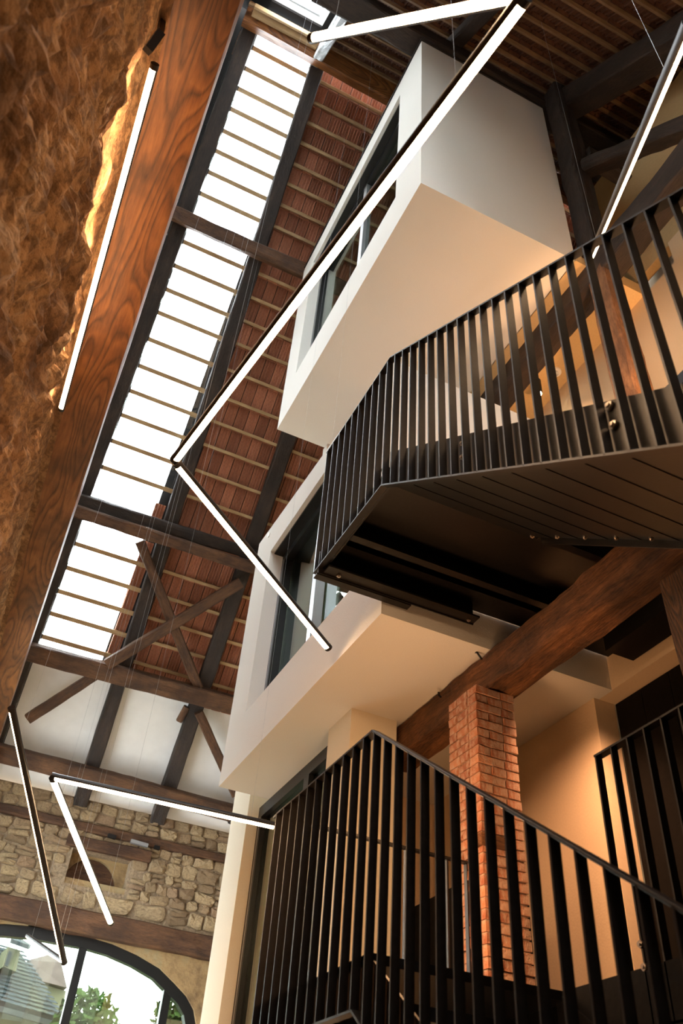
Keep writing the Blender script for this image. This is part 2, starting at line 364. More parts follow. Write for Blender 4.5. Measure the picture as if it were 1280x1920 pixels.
# stones, one by one
def stone_mesh(w, h, d, seed):
    rnd = random.Random(seed); n = 11; ring = []
    for i in range(n):
        a = 2*PI*i/n; ca, sa = math.cos(a), math.sin(a); p = .42
        x = math.copysign(abs(ca)**p, ca)*w/2*(.84+.26*rnd.random()); z = math.copysign(abs(sa)**p, sa)*h/2*(.82+.28*rnd.random()); ring.append((x, z))
    v = [(x, .0, z) for x, z in ring]+[(x*.98, -d*.65, z*.98) for x, z in ring]+[(x*(.6+.3*rnd.random()), -d*(.7+.6*rnd.random()), z*(.6+.3*rnd.random())) for x, z in ring]+[(rnd.uniform(-.1, .1)*w, -d*(1+.2*rnd.random()), rnd.uniform(-.1, .1)*h)]
    f = []
    for r_ in (0, 1):
        f += [(r_*n+i, r_*n+(i+1) % n, (r_+1)*n+(i+1) % n, (r_+1)*n+i) for i in range(n)]
    f += [(2*n+i, 2*n+(i+1) % n, 3*n) for i in range(n)]
    me = bpy.data.meshes.new('stone'); me.from_pydata(v, [], f); me.materials.append(MATS['rubble']); me.update(); return me
proto = [stone_mesh(1, 1, 1, s) for s in range(14)]
def stones(x0, x1, z0, z1, rows, ratio=(.9, 2.0), skip=lambda x, z, w: False, dd=.06):
    z = z0; hs = [random.uniform(.7, 1.3) for _ in range(rows)]; tot = sum(hs)
    for r_ in range(rows):
        h = hs[r_]/tot*(z1-z0); x = x0-random.random()*.2
        while x < x1:
            w = h*random.uniform(*ratio)
            if skip(x+w/2, z+h/2, w): x += w; continue
            if random.random() < .28 and h > .14:
                parts = ((x+w/2, z+h*.27, w, h*.5), (x+w/2, z+h*.77, w, h*.44))
            else: parts = ((x+w/2, z+h/2, w, h),)
            for (sx, sz, sw, sh_) in parts:
                o = bpy.data.objects.new('stone', random.choice(proto)); C.objects.link(o); o.parent = wfs
                o.location = Vector((sx, YW+.012, sz+random.uniform(-.012, .012)))-wloc(wfs)
                o.scale = (sw*.99, dd*random.uniform(.6, 1.4), sh_*.97); o.rotation_euler = (random.uniform(-.09, .09), random.uniform(-.14, .14), random.uniform(-.09, .09))
            x += w
        z += h
stones(-.2, 4.95, 5.38, 5.77, 2, (1.0, 1.9))
stones(-.2, 4.95, 4.02, 5.22, 6, (.9, 2.3), lambda x, z, w: nx0-w*.4 < x < nx1+w*.4 and nz0-.05 < z < nz1+.12)
# timbers set into the far wall
a = onY(0, 1507, YW-.02); b = onY(423, 1606, YW-.02)
timber('wall_timber', (-.4, YW-.02, 5.30), (6, YW-.02, 5.28), .14, .15, 'old_brown_timber', **T('long brown timber set in the far stone wall below the plaster', 'beam'))
timber('niche_lintel', (nx0-.15, YW-.02, nz1+.1), (nx1+.3, YW-.02, nz1+.1), .16, .2, 'old_brown_timber', **T('short old wooden lintel over the small niche in the stone wall', 'beam'))
timber('arch_lintel', (-.4, YW-.03, 3.82), (6, YW-.03, 3.76), .22, .36, 'old_brown_timber', jit=.012, **T('thick brown timber lintel directly over the glazed arch', 'beam'))
# glazed arch: frame, mullions, panes
wn_ = thing('window_1', (apex_x, YW+.2, FZ), 'large dark-framed arched window in the far wall with two mullions in view', 'window'); wn_['kind'] = 'structure'
ins = inset(arch, .17); fr_ = MB()
for i in range(len(arch)-1):
    q = [arch[i], arch[i+1], ins[i+1], ins[i]]; fr_.hexa([(q[0][0], YW+.05, q[0][1]), (q[1][0], YW+.05, q[1][1]), (q[1][0], YW+.2, q[1][1]), (q[0][0], YW+.2, q[0][1]), (q[3][0], YW+.05, q[3][1]), (q[2][0], YW+.05, q[2][1]), (q[2][0], YW+.2, q[2][1]), (q[3][0], YW+.2, q[3][1])])
build(fr_, 'window_frame', 'dark_frame', wn_)
def ztop(x):
    for i in range(len(ins)-1):
        if ins[i][0] <= x <= ins[i+1][0]: t = (x-ins[i][0])/max(1e-6, ins[i+1][0]-ins[i][0]); return ins[i][1]+t*(ins[i+1][1]-ins[i][1])
    return 2
mx1 = onY(157, 1771, YW+.1).x; mx2 = onY(316, 1845, YW+.1).x
for x in (mx1, mx2, 2*apex_x-mx2, ):
    build(MB().box((x-.065, YW+.06, FZ), (x+.065, YW+.19, ztop(x)+.05)), 'mullion', 'dark_frame', wn_)
xs = [ins[0][0], 2*apex_x-mx2, mx1, mx2, ins[-1][0]]
for i in range(4):
    a, b = xs[i], xs[i+1]; k = 10
    pts = [(a, YW+.12, FZ+.05)]+[(a+(b-a)*j/k, YW+.12, ztop(a+(b-a)*j/k)) for j in range(k+1)]+[(b, YW+.12, FZ+.05)]
    build(MB().prism(pts, (0, .012, 0)), 'pane', 'pane_glass', wn_)
# ------------------------------------------------------------------ roof, far slope ("ceiling_1")
X0, X1 = -.3, 8.6
ceil1 = build(MB().prism([r1(-.5, -.5, .24), r1(-.5, 13.9, .24), r1(-.12, 13.9, .24), r1(.05, -.5, .24)], N1*.06), 'ceiling_1', 'dark_board', **ST())
ceil1b = build(MB().prism([r1(1.30, -.4, .34), r1(1.22, 13.6, .34), r1(8.9, 13.6, .34), r1(8.9, -.4, .34)], N1*.06), 'ceiling_2', 'dark_board', **ST())
ST_TOP, ST_MID, ST_LOW = 13.3, 9.9, 2.2
left_px = [(560,173),(546,210),(533,248),(520,289),(506,326),(492,365),(477,405), (447,495),(432,540),(419,585),(402,627),(386,677),(370,727),(355,774),(340,819),(322,867),(308,917), (262,1060),(248,1105),(235,1149),(220,1190),(202,1232)]
BS = sorted(px1(x, y)[1] for x, y in left_px)
# add the top course, and a course where a purlin hides one
BS += [BS[-1]+.38]; BS.append((BS[4]+BS[5])/2 if BS[5]-BS[4] > .7 else BS[4]+.4)
BS = sorted(BS)
def gx(s): return 1.62-.5*s/12.3          # left face of the first free rafter
for s in BS:
    if s < 1.9: continue
    timber('batten', r1(-.1, s, .13), r1(gx(s)+.1, s, .13), .078, .03, 'pale_batten', up=N1, jit=.001, seg=4, parent=ceil1, wane=.002)
    timber('batten', r1(gx(s)+.1, s+.02, .13), r1(8.0 if s > 9.5 else 4.6, s+.02, .13), .055, .045, 'pale_batten', up=N1, jit=.002, seg=6, parent=ceil1b, wane=.002)
# interlocking tile seen from below (local x across, y up the slope, z outward)
def tile_mesh():
    w, l = .2, .47; v = []; f = []
    prof = [(.006, .02), (.007, -.030), (.028, -.030), (.032, .004), (.068, .004), (.071, -.022), (.082, -.022), (.085, .004), (.12, .004), (.123, -.022), (.134, -.022), (.137, .004), (.172, .004), (.175, -.014), (.192, -.014), (.193, .02)]
    for yy in (0, l):
        for x, z in prof: v.append((x-w/2, yy, z+(-.018 if yy == 0 else .012)))
    n = len(prof); f = [(i, n+i, n+i+1, i+1) for i in range(n-1)]
    m = len(v); v += [(-w/2, 0, .0), (w/2, 0, .0)]; f.append(tuple(range(n))[::-1]+(m, m+1)) if False else None
    v += [(-w/2+.01, 0, -.05), (w/2-.01, 0, -.05), (w/2-.01, .02, -.045), (-w/2+.01, .02, -.045)]; k = m+2
    f = [q for q in f if q]; f.append((k, k+1, k+2, k+3)); f.append((0, k, k+1, n-1))
    me = bpy.data.meshes.new('roof_tile'); me.from_pydata(v, [], f); me.materials.append(MATS['terracotta']); me.update(); return me
TM = tile_mesh()
rot1 = Matrix((Vector((1, 0, 0)), S1, N1)).transposed().to_4x4()
tl = []
def tile_at(x, s, L):
    m = rot1.copy(); p = r1(x, s-.03, .20); m.translation = p
    return m @ Matrix.Diagonal((1, L/.45, 1, 1))
rows = [s for s in BS if s > 1.7]; rows = [rows[0]-.42]+rows
for i, s in enumerate(rows):
    L = (rows[i+1]-s) if i+1 < len(rows) else .38
    k = 0; x = gx(s)+.18
    while x < (8.0 if s > 9.5 else 4.9):
        q = M @ r1(x, s); px_, py_ = 640+F*q.x/q.z, 960+F*q.y/q.z
        tl.append((x, s, L, px_, py_)); x += .2
def vis(px_, py_):
    if py_ < 488: return px_ < 775-(py_-100)*.513+25
    if py_ < 830: return px_ < 575-(py_-488)*.16+20
    if py_ < 1000: return px_ < 640-(py_-845)*.8+20
    return px_ < 500-(py_-1000)*.17+10
v_in = [t for t in tl if vis(t[3], t[4])]; v_out = [t for t in tl if not vis(t[3], t[4])]
random.shuffle(v_in)
# the tiles showing largest come first
v_in.sort(key=lambda t: -t[2]); 
for t in v_in[:300]: link('roof_tile', TM, parent=ceil1b, mat4=tile_at(*t[:3]))
rest = MB(); tv = [v.co.copy() for v in TM.vertices]; tf = [tuple(p.vertices) for p in TM.polygons]
for t in v_in[300:]+v_out:
    m = tile_at(*t[:3]); rest.add([m @ v for v in tv], tf)
for s, L in [(r, .43) for r in rows if r < 4.9]:          # the tiles left of the rafter at the foot of the glass
    m = tile_at(gx(s)+.0-.12, s, L); rest.add([m @ v for v in tv], tf)
build(rest, 'roof_tiles', 'terracotta', ceil1b, kind='stuff')
# glass courses of the skylight
sky = thing('window_2', r1(.7, 2, .1), 'long skylight of clear glass tiles in the far roof slope', 'skylight'); sky['kind'] = 'structure'
gr_ = [s for s in BS if s > 1.8]; gr_ = [gr_[0]-.43]+gr_+[13.4]
for i in range(len(gr_)-1):
    s0, s1 = gr_[i], gr_[i+1]; xr0, xr1 = gx(s0)+.03, gx(s1)+.03
    if s0 < 4.9: xr0 -= .2; xr1 -= .2
    build(MB().prism([r1(-.2, s0, .17), r1(xr0, s0, .17), r1(xr1, s1+.03, .20), r1(-.2, s1+.03, .20)], N1*.006), 'glass_tile', 'roof_glass', sky)
# plaster lining at the foot of the slope
pl = MB().prism([r1(-.3, 2.0, .16), r1(8.6, 2.0, .16), r1(8.6, -.35, .22), r1(-.3, -.35, .22)], N1*.08)
build(pl, 'ceiling_plaster', 'white_plaster', **ST())
# rafters
RAFT = 'dark old rafters of the far slope'
def rafter(xa, xb, s0, s1, lab, w=.24, mat='old_timber', h=.17, hh=.0):
    timber('rafter', r1(xa, s0, hh), r1(xb, s1, hh), w, h, mat, up=N1, **T(lab, 'rafter'))
rafter(1.62+.13, 1.10+.13, -.36, 13.35, 'dark rafter along the right edge of the glass skylight', .25)
rafter(3.17, 2.88, -.36, 13.35, 'dark rafter second from the skylight, passing behind the white bays', .27)
rafter(4.55, 4.4, -.05, 13.35, 'dark rafter third from the skylight, mostly behind the white bays')
rafter(.03, -.05, .0, 13.7, 'dark rafter between the big brown beam and the skylight', .26, 'old_timber', .16, -.02)
build(MB().prism([r1(.165, 0, .02), r1(.18, 0, .02), r1(.10, 13.6, .02), r1(.085, 13.6, .02)], N1*.04), 'trim_1', 'dark_frame', **ST())
# purlins (under the rafters)
def purl(px0, px1_, h, w, t, mat, lab, xa=-.3, xb=8.5, jit=.012, bow=0):
    s0 = px1(*px0, h)[1]; s1 = px1(*px1_, h)[1]; x0, x1 = px1(*px0, h)[0], px1(*px1_, h)[0]
    f = lambda x: s0+(s1-s0)*(x-x0)/(x1-x0)
    return timber('purlin', r1(xa, f(xa), h), r1(xb, f(xb), h), w, t, mat, up=N1, jit=jit, bow=bow, **T(lab, 'beam'))
purl((352, 412), (572, 510), -.20, .24, .22, 'old_brown_timber', 'weathered purlin crossing the skylight just above its middle', -.28)
purl((172, 944), (485, 1043), -.18, .20, .20, 'old_timber', 'blackened upper one of two purlins laid together across the skylight', -.25, bow=.02)
purl((168, 966), (485, 1068), -.38, .20, .20, 'old_brown_timber', 'brown lower one of two purlins laid together across the skylight', -.25)
purl((78, 1228), (440, 1322), -.20, .30, .22, 'old_brown_timber', 'brown purlin at the lower end of the skylight above the white plaster', -.2)
purl((22, 1416), (438, 1525), -.16, .28, .20, 'old_brown_timber', 'brown wall plate crossing the white plaster over the rafter ends', -.3)
timber('ridge_purlin', r1(-.2, 13.42, -.26), r1(8.5, 13.25, -.26), .34, .28, 'brown_timber', up=N1, jit=.01, **T('brown ridge purlin at the top end of the skylight', 'beam'))
# wind braces
def brace(p, q, w, lab, h=-.16, t=.13, mat='old_brown_timber'):
    a = r1(*px1(*p, h), h); b = r1(*px1(*q, h), h)
    timber('wind_brace', a, b, w, t, mat, up=N1, jit=.008, **T(lab, 'brace'))
brace((262, 1015), (372, 1290), .17, 'dark brace sloping from the double purlin down to the white plaster', -.14)
brace((452, 1092), (200, 1246), .19, 'brown brace crossing the dark one between the two lower purlins', -.30)
brace((372, 1335), (442, 1490), .16, 'brace continuing down over the white plaster beside the lowest bay', -.14)
brace((185, 1262), (52, 1348), .17, 'short cut-off brace hanging over the white plaster at the left', -.20)
brace((350, 1325), (335, 1352), .1, 'short dark block at the head of the second rafter on the plaster', -.05)
# ------------------------------------------------------------------ roof, near slope
VX0, VX1, VS0, VS1 = .12, 1.02, .75, 2.35
c2 = MB()
c2.prism([r2(-.5, -.1, .30), r2(-.5, 13.6, .30), r2(VX0, 13.6, .30), r2(VX0, -.1, .30)], N2*.06)
c2.prism([r2(VX1, -.1, .30), r2(VX1, 13.6, .30), r2(8.9, 13.6, .30), r2(8.9, -.1, .30)], N2*.06)
c2.prism([r2(VX0, VS1+.1, .30), r2(VX0, 2.9, .30), r2(VX1, 2.9, .30), r2(VX1, VS1+.1, .30)], N2*.06)
c2.prism([r2(VX0, 12.6, .30), r2(VX0, 13.6, .30), r2(VX1, 13.6, .30), r2(VX1, 12.6, .30)], N2*.06)
ceil3 = build(c2, 'ceiling_3', 'dark_board', **ST())
rot2 = Matrix((Vector((-1, 0, 0)), -S2, N2)).transposed().to_4x4()
s = .55; b2 = []
while s < 13:
    b2.append(s)
    if VS0-.1 < s < VS1+.1:
        timber('batten', r2(VX1+.1, s, .12), r2(8.5, s, .12), .055, .045, 'shaded_batten', up=N2, jit=.002, seg=8, parent=ceil3, wane=.002)
    else: timber('batten', r2(-.2, s, .12), r2(8.5, s, .12), .055, .045, 'shaded_batten', up=N2, jit=.002, seg=8, parent=ceil3, wane=.002)
    s += .36
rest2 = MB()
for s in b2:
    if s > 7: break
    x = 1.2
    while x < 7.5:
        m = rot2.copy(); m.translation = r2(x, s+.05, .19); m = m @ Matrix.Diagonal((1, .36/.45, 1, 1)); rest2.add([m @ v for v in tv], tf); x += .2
build(rest2, 'roof_tiles', 'shaded_terracotta', ceil3, kind='stuff')
build(MB().prism([r2(VX0, 2.9, .3), r2(VX0, 12.6, .3), r2(VX1, 12.6, .3), r2(VX1, 2.9, .3)], N2*.008), 'added_window_7', 'roof_glass', **ST())  # unseen glass strip added to bring daylight onto the far slope
# rafters and purlins of the near slope
timber('rafter', r2(1.17, -.1, .0), r2(1.17, 13, .0), .17, .2, 'zinc', up=N2, **T('rafter beside the small roof window, coloured pale grey as if lit by it', 'rafter'))  # pale grey in place of dark timber, for the roof window's light
timber('rafter', r2(2.75, -.1, .0), r2(2.75, 13, .0), .20, .2, 'old_timber', up=N2, **T('dark near-slope rafter above the middle of the top bay', 'rafter'))
timber('principal_rafter', r2(4.55, .2, -.22), r2(4.75, 13, -.22), .38, .36, 'old_timber', up=N2, jit=.02, **T('thick dark principal rafter rising at the upper right of the roof', 'rafter'))
timber('rafter', r2(6.3, .2, .0), r2(6.3, 13, .0), .22, .2, 'old_timber', up=N2, **T('dark near-slope rafter far right in shadow', 'rafter'))
timber('near_purlin', (.6, 4.06, 13.22), (8.5, 4.06, 13.22), .34, .30, 'old_timber', jit=.012, **T('dark purlin of the near slope resting above the top white bay', 'beam'))
# roof window
rw = thing('window_3', r2(.57, 1.5, .1), 'small white-framed tilting roof window at the very top', 'roof window'); rw['kind'] = 'structure'
def frame_on(plane, xa, xb, sa, sb, h, t, d, name, mat, parent):
    for (p, q) in (((xa, sa), (xa+t, sb)), ((xb-t, sa), (xb, sb)), ((xa+t, sa), (xb-t, sa+t)), ((xa+t, sb-t), (xb-t, sb))):
        build(MB().prism([plane(p[0], p[1], h), plane(q[0], p[1], h), plane(q[0], q[1], h), plane(p[0], q[1], h)], (N2 if plane is r2 else N1)*d), name, mat, parent)
frame_on(r2, VX0+.02, VX1-.02, VS0+.25, VS1, .16, .06, .12, 'window_frame', 'white_plastic', rw)
frame_on(r2, VX0+.11, VX1-.11, VS0+.34, VS1-.09, .22, .05, .05, 'sash', 'zinc', rw)
build(MB().prism([r2(VX0+.1, VS0+.3, .25), r2(VX1-.1, VS0+.3, .25), r2(VX1-.1, VS1-.1, .25), r2(VX0+.1, VS1-.1, .25)], N2*.01), 'pane', 'roof_glass', rw)
timber('window_trimmer', r2(-.1, VS0-.28, .06), r2(VX1+.05, VS0-.28, .06), .10, .10, 'pale_batten', up=N2, jit=.001, wane=.003, **T('pale new timber trimmer below the small roof window', 'beam'))
timber('window_trimmer', r2(-.1, VS0-.13, .10), r2(VX1+.05, VS0-.13, .10), .08, .06, 'pale_batten', up=N2, jit=.001, wane=.003, **T('pale new batten lying next to the roof window trimmer', 'beam'))
build(MB().prism([r2(-.2, -.1, .3), r2(-.2, .62, .3), r2(VX1, .62, .3), r2(VX1, -.1, .3)], N2*.05), 'ceiling_4', 'dark_board', **ST())
# ------------------------------------------------------------------ big brown beam over the left wall
def long_beam():
    seg = 60; vs_ = []; sec = [(0, 0), (.33, 0), (.66, 0), (1, 0), (1, .5), (1, 1), (0, 1), (0, .5)]
    for i in range(seg+1):
        y = -3.4+18.7*i/seg; xl = -.54+.0194*y; xr = -.145+.0165*y
        for j, (u, v) in enumerate(sec):
            jx = .006*noise.noise(Vector((y*.9, j, 1))); jz = .005*noise.noise(Vector((y*1.2, j, 5)))
            x = xl+(xr-xl)*u; z = 5.60+.26*v
            if (u, v) == (1, 0): x -= .012; 
            vs_.append((x+jx, y, z+jz))
    n = len(sec)
    fs = [(i*n+j, (i+1)*n+j, (i+1)*n+(j+1) % n, i*n+(j+1) % n) for i in range(seg) for j in range(n)]+[tuple(range(n)), tuple(range(seg*n, seg*n+n))[::-1]]
    # local X along the beam for the grain
    m = fr((-.34, 0, 5.6), (-.34, 1, 5.6), (0, 0, 1)); inv = m.inverted()
    me = bpy.data.meshes.new('wall_plate'); me.from_pydata([tuple(inv @ Vector(v)) for v in vs_], [], fs); me.materials.append(MATS['brown_timber']); me.update()
    o = link('wall_beam', me, mat4=m, **T('wide varnished brown beam with bold grain running along the left wall top', 'beam'))
    return o
long_beam()
pt = onZ(82, 1000, 5.59)
build(MB().prism([onZ(70, 985, 5.595), onZ(100, 990, 5.595), onZ(98, 1006, 5.595), onZ(86, 1000, 5.595), onZ(66, 1002, 5.595)], (0, 0, .01)), 'patch', 'pale_batten', bpy.data.objects['wall_beam']) if False else None
# bracket at the top left and hook
hk = thing('hanger_bracket', onZ(290, 90, 5.3), 'small black metal bracket between the stone wall and the brown beam', 'bracket')
build(MB().bar(onZ(276, 95, 5.3), onZ(300, 62, 5.45), .05, .05), 'arm', 'dark_metal', hk); build(MB().bar(onZ(300, 62, 5.45), onZ(304, 40, 5.6), .035, .035), 'stay', 'dark_metal', hk)
# ------------------------------------------------------------------ white bays
def bay(name, label, x0, x1, y0, y1, z0, z1, wy0, wy1, wz0, wz1, mull, th=.16, tilt=0, reflection_tilt=0):
    r_ = thing(name, (x0, y0, z0), label, 'bay')
    m = MB()
    m.box((x0, y0, z0), (x0+th, y1, wz0)); m.box((x0, y0, wz1), (x0+th, y1, z1)); m.box((x0, y0, wz0), (x0+th, wy0, wz1)); m.box((x0, wy1, wz0), (x0+th, y1, wz1))
    m.box((x0+th, y0, z0), (x1, y0+th, z1)); m.box((x0+th, y1-th, z0), (x1, y1, z1)); m.box((x0+th, y0+th, z0), (x1, y1-th, z0+.2)); m.box((x0+th, y0+th, z1-.15), (x1, y1-th, z1))
    for v in m.v:
        if abs(v.z-z1) < 1e-6: v.z += tilt*(v.y-y1)/(y1-y0)
    build(m, 'wall', 'render_white', r_)
    build(MB().box((x1-.12, y0+th, z0+.2), (x1-.02, y1-th, z1-.15)), 'inner_wall', 'room_paint', r_)
    fx = x0+th; t = .09
    for a, b in (((wy0, wz0), (wy0+t, wz1)), ((wy1-t, wz0), (wy1, wz1)), ((wy0+t, wz0), (wy1-t, wz0+t)), ((wy0+t, wz1-t*1.3), (wy1-t, wz1))):
        build(MB().box((fx, a[0], a[1]), (fx+.10, b[0], b[1])), 'window_frame', 'dark_frame', r_)
    build(MB().box((x0+.05, wy0, wz1-.025), (fx+.02, wy1, wz1)), 'shutter_box', 'dark_frame', r_)
    build(MB().box((fx, mull-.05, wz0+t), (fx+.10, mull+.05, wz1-t)), 'mullion', 'frame_edge', r_)
    build(MB().box((fx-.004, wy1-t+.045, wz0+t), (fx+.0, wy1-t+.06, wz1-t)), 'frame_seal', 'frame_edge', r_)
    for pa, pb in ((wy0+t, mull-.05), (mull+.05, wy1-t)):
        xa = fx+.05-reflection_tilt*(pb-pa)/2; xb = fx+.05+reflection_tilt*(pb-pa)/2  # panes turned to throw the skylight's reflection out of view
        build(MB().hexa([(xa, pa, wz0+t), (xa+.01, pa, wz0+t), (xb+.01, pb, wz0+t), (xb, pb, wz0+t), (xa, pa, wz1-t), (xa+.01, pa, wz1-t), (xb+.01, pb, wz1-t), (xb, pb, wz1-t)]), 'pane', 'bay_glass', r_)
    return r_
ub = bay('projecting_bay', 'white projecting bay at the top, right under the roof, with its underside tan', 2.2, 4.25, 3.93, 8.10, 8.80, 12.90, 4.55, 7.60, 9.52, 12.45, 5.95)
build(MB().box((2.18, 3.91, 12.90), (4.27, 8.12, 12.925)), 'cap_strip', 'dark_metal', ub)
build(MB().box((2.50, 4.7, 11.7), (2.53, 7.5, 12.4)), 'roller_blind', 'blind', ub)
lb = bay('projecting_bay', 'white projecting bay behind the steel landing, one storey below the top bay', 2.2, 4.25, 4.48, 8.03, 3.45, 6.62, 4.95, 7.48, 4.03, 6.12, 6.35, tilt=.27, reflection_tilt=.1)
cr = MB()
for i in range(9):
    y = 6.75+i*.08; cr.box((2.62, y, 4.15), (2.65+.03*(i % 2), y+.08, 6.1))
build(cr, 'curtain', 'curtain', lb)
# recessed storey between the bays and facade below
build(MB().box((2.95, 8.0, 6.0), (5.3, 8.15, 8.8)), 'wall_recess', 'render_white', **ST())
fa = MB(); FX = 2.63
fa.box((FX, 8.30, FZ), (FX+.3, 8.86, 6.0)); fa.box((FX, 5.84, FZ), (3.06, 6.30, 3.45)); fa.box((FX, 6.30, FZ), (FX+.3, 8.30, 1.30))
fo = build(fa, 'wall_facade', 'render_warm_lit', **ST())
wg = thing('window_4', (FX+.1, 7.3, 1.3), 'dark-framed sliding window under the lower white bay', 'window'); wg['kind'] = 'structure'
fx = FX+.12
for a, b in (((6.30, 1.30), (6.38, 3.45)), ((8.20, 1.30), (8.30, 3.45)), ((6.38, 1.30), (8.20, 1.38)), ((6.38, 3.33), (8.20, 3.45))):
    build(MB().box((fx, a[0], a[1]), (fx+.1, b[0], b[1])), 'window_frame', 'dark_frame', wg)
build(MB().box((fx, 6.98, 1.38), (fx+.1, 7.10, 3.33)), 'mullion', 'dark_frame', wg)
build(MB().box((fx-.004, 8.24, 1.38), (fx, 8.255, 3.33)), 'frame_seal', 'frame_edge', wg)
for a, b in ((6.38, 6.98), (7.10, 8.20)): build(MB().box((fx+.05, a, 1.38), (fx+.06, b, 3.33)), 'pane', 'pane_glass', wg)
cr = MB()
for i in range(16): cr.box((2.86+.02*(i % 2), 6.4+i*.115, 1.32), (2.88+.02*(i % 2), 6.515+i*.115, 3.42))
tagc = build(cr, 'curtain', 'curtain', wg)
# floors and slabs on the right
build(MB().box((4.24, -3.6, 3.45), (8.6, 4.48, 3.80)), 'ceiling_5', 'warm_plaster', **ST())
build(MB().box((4.25, 4.48, 3.45), (8.6, 9.0, 3.80)), 'ceiling_6', 'warm_plaster', **ST())
build(MB().box((4.24, 3.93, 8.80), (8.6, 9.0, 9.0)), 'ceiling_7', 'ochre_plaster', **ST())
sl = MB(); sl.box((2.68, -3.6, .45), (8.6, 4.62, .95)); sl.box((2.70, 4.62, .74), (8.6, 9.0, .95)); build(sl, 'floor_upper', 'dark_board', **ST())
build(MB().box((4.2, 4.65, .95), (4.4, 9.0, 3.45)), 'wall_inner', 'warm_plaster', **ST())
build(MB().box((3.06, 7.2, .95), (4.2, 7.4, 3.45)), 'wall_inner_far', 'warm_plaster', **ST())
dw = MB(); y = 4.64
while y > -2.5: dw.box((4.40, y-.30, .95), (4.44, y-.005, 3.44)); y -= .30
build(dw, 'wall_panelling', 'dark_board', **ST())
build(MB().box((5.25, 3.42, 3.8), (5.45, 9.0, 8.8)), 'wall_upper_right', 'warm_plaster', **ST())
build(MB().box((5.25, -3.6, 7.7), (5.45, 3.42, 9.2)), 'wall_upper_right', 'warm_plaster', **ST())
build(MB().box((5.28, -3.6, 9.2), (5.4, 4.5, 12)), 'wall_upper_right', 'ochre_plaster', **ST())
wr = thing('window_5', (5.2, 3, 4.6), 'dark-framed glazed door at the upper right behind the balustrade', 'window'); wr['kind'] = 'structure'
for a, b in (((3.26, 3.8), (3.42, 7.7)), ((1.2, 7.52), (3.26, 7.7)), ((1.2, 3.8), (3.26, 3.95))): build(MB().box((5.2, a[0], a[1]), (5.36, b[0], b[1])), 'window_frame', 'dark_frame', wr)
build(MB().box((5.27, 1.2, 3.95), (5.28, 3.26, 7.52)), 'pane', 'pane_glass', wr)
build(MB().box((6.0, -1, 3.8), (6.05, 5, 8.4)), 'curtain', 'curtain', wr)
# wall below the floor edge
build(MB().box((3.0, -3.6, FZ), (3.2, 9.0, .74)), 'wall_lower', 'warm_plaster', **ST())
# ------------------------------------------------------------------ truss at the right of the bays
TX = 4.55
timber('truss_post', (TX, 3.80, 3.8), (TX, 3.86, 8.66), .26, .28, 'post_timber', up=(0, 1, 0), jit=.014, **T('timber post behind the upper balustrade, lit orange at its face', 'post'))
timber('king_post', (TX-.06, 3.84, 8.95), (TX-.12, 3.78, 13.3), .27, .28, 'old_timber', up=(0, 1, 0), jit=.014, **T('dark upper post against the right side of the top bay', 'post'))
timber('tie_beam', (TX, 6.62, 8.72), (TX, -1.5, 8.70), .3, .44, 'old_timber', jit=.02, **T('heavy dark tie beam running beside the tan underside of the top bay', 'beam'))
timber('truss_strut', (TX, 3.7, 10.9), (TX+.1, 1.9, 9.0), .2, .22, 'old_timber', up=(1, 0, 0), jit=.015, **T('dark strut leaning from the upper post to the tie beam', 'strut'))
timber('cross_beam', (4.6, 3.7, 11.3), (8.5, 3.7, 11.2), .2, .22, 'old_timber', jit=.01, **T('dark cross beam in the shadowed roof behind the upper post', 'beam'))
# rough beam on the brick pillar, charred post
rb = timber('ceiling_beam', (3.22, 6.1, 3.29), (3.26, 1.2, 3.29), .24, .30, 'rough_timber', jit=.020, wane=.018, seg=90, **T('rough-hewn orange-brown beam resting on the brick pillar', 'beam'))
ps = onY(1255, 1060, 2.75)
timber('charred_post', (3.40, 2.80, .95), (3.40, 2.80, 3.42), .25, .25, 'charred_timber', up=(0, 1, 0), jit=.014, **T('dark charred post carrying the near end of the rough beam', 'post'))
# hooks on the beam
for q0, q1, q2 in (((880, 1228), (893, 1222), (903, 1236)), ((822, 1298), (822, 1303), (826, 1307))):
    h = MB().tube(onX(*q0, 3.05), onX(*q1, 3.05), .008).tube(onX(*q1, 3.05), onX(*q2, 3.08), .008)
    build(h, 'iron_hook', 'dark_metal', **T('bent iron hook sticking out of the rough beam' if q0[0] > 850 else 'small iron hook on the rough beam beside the brick pillar', 'hook'))
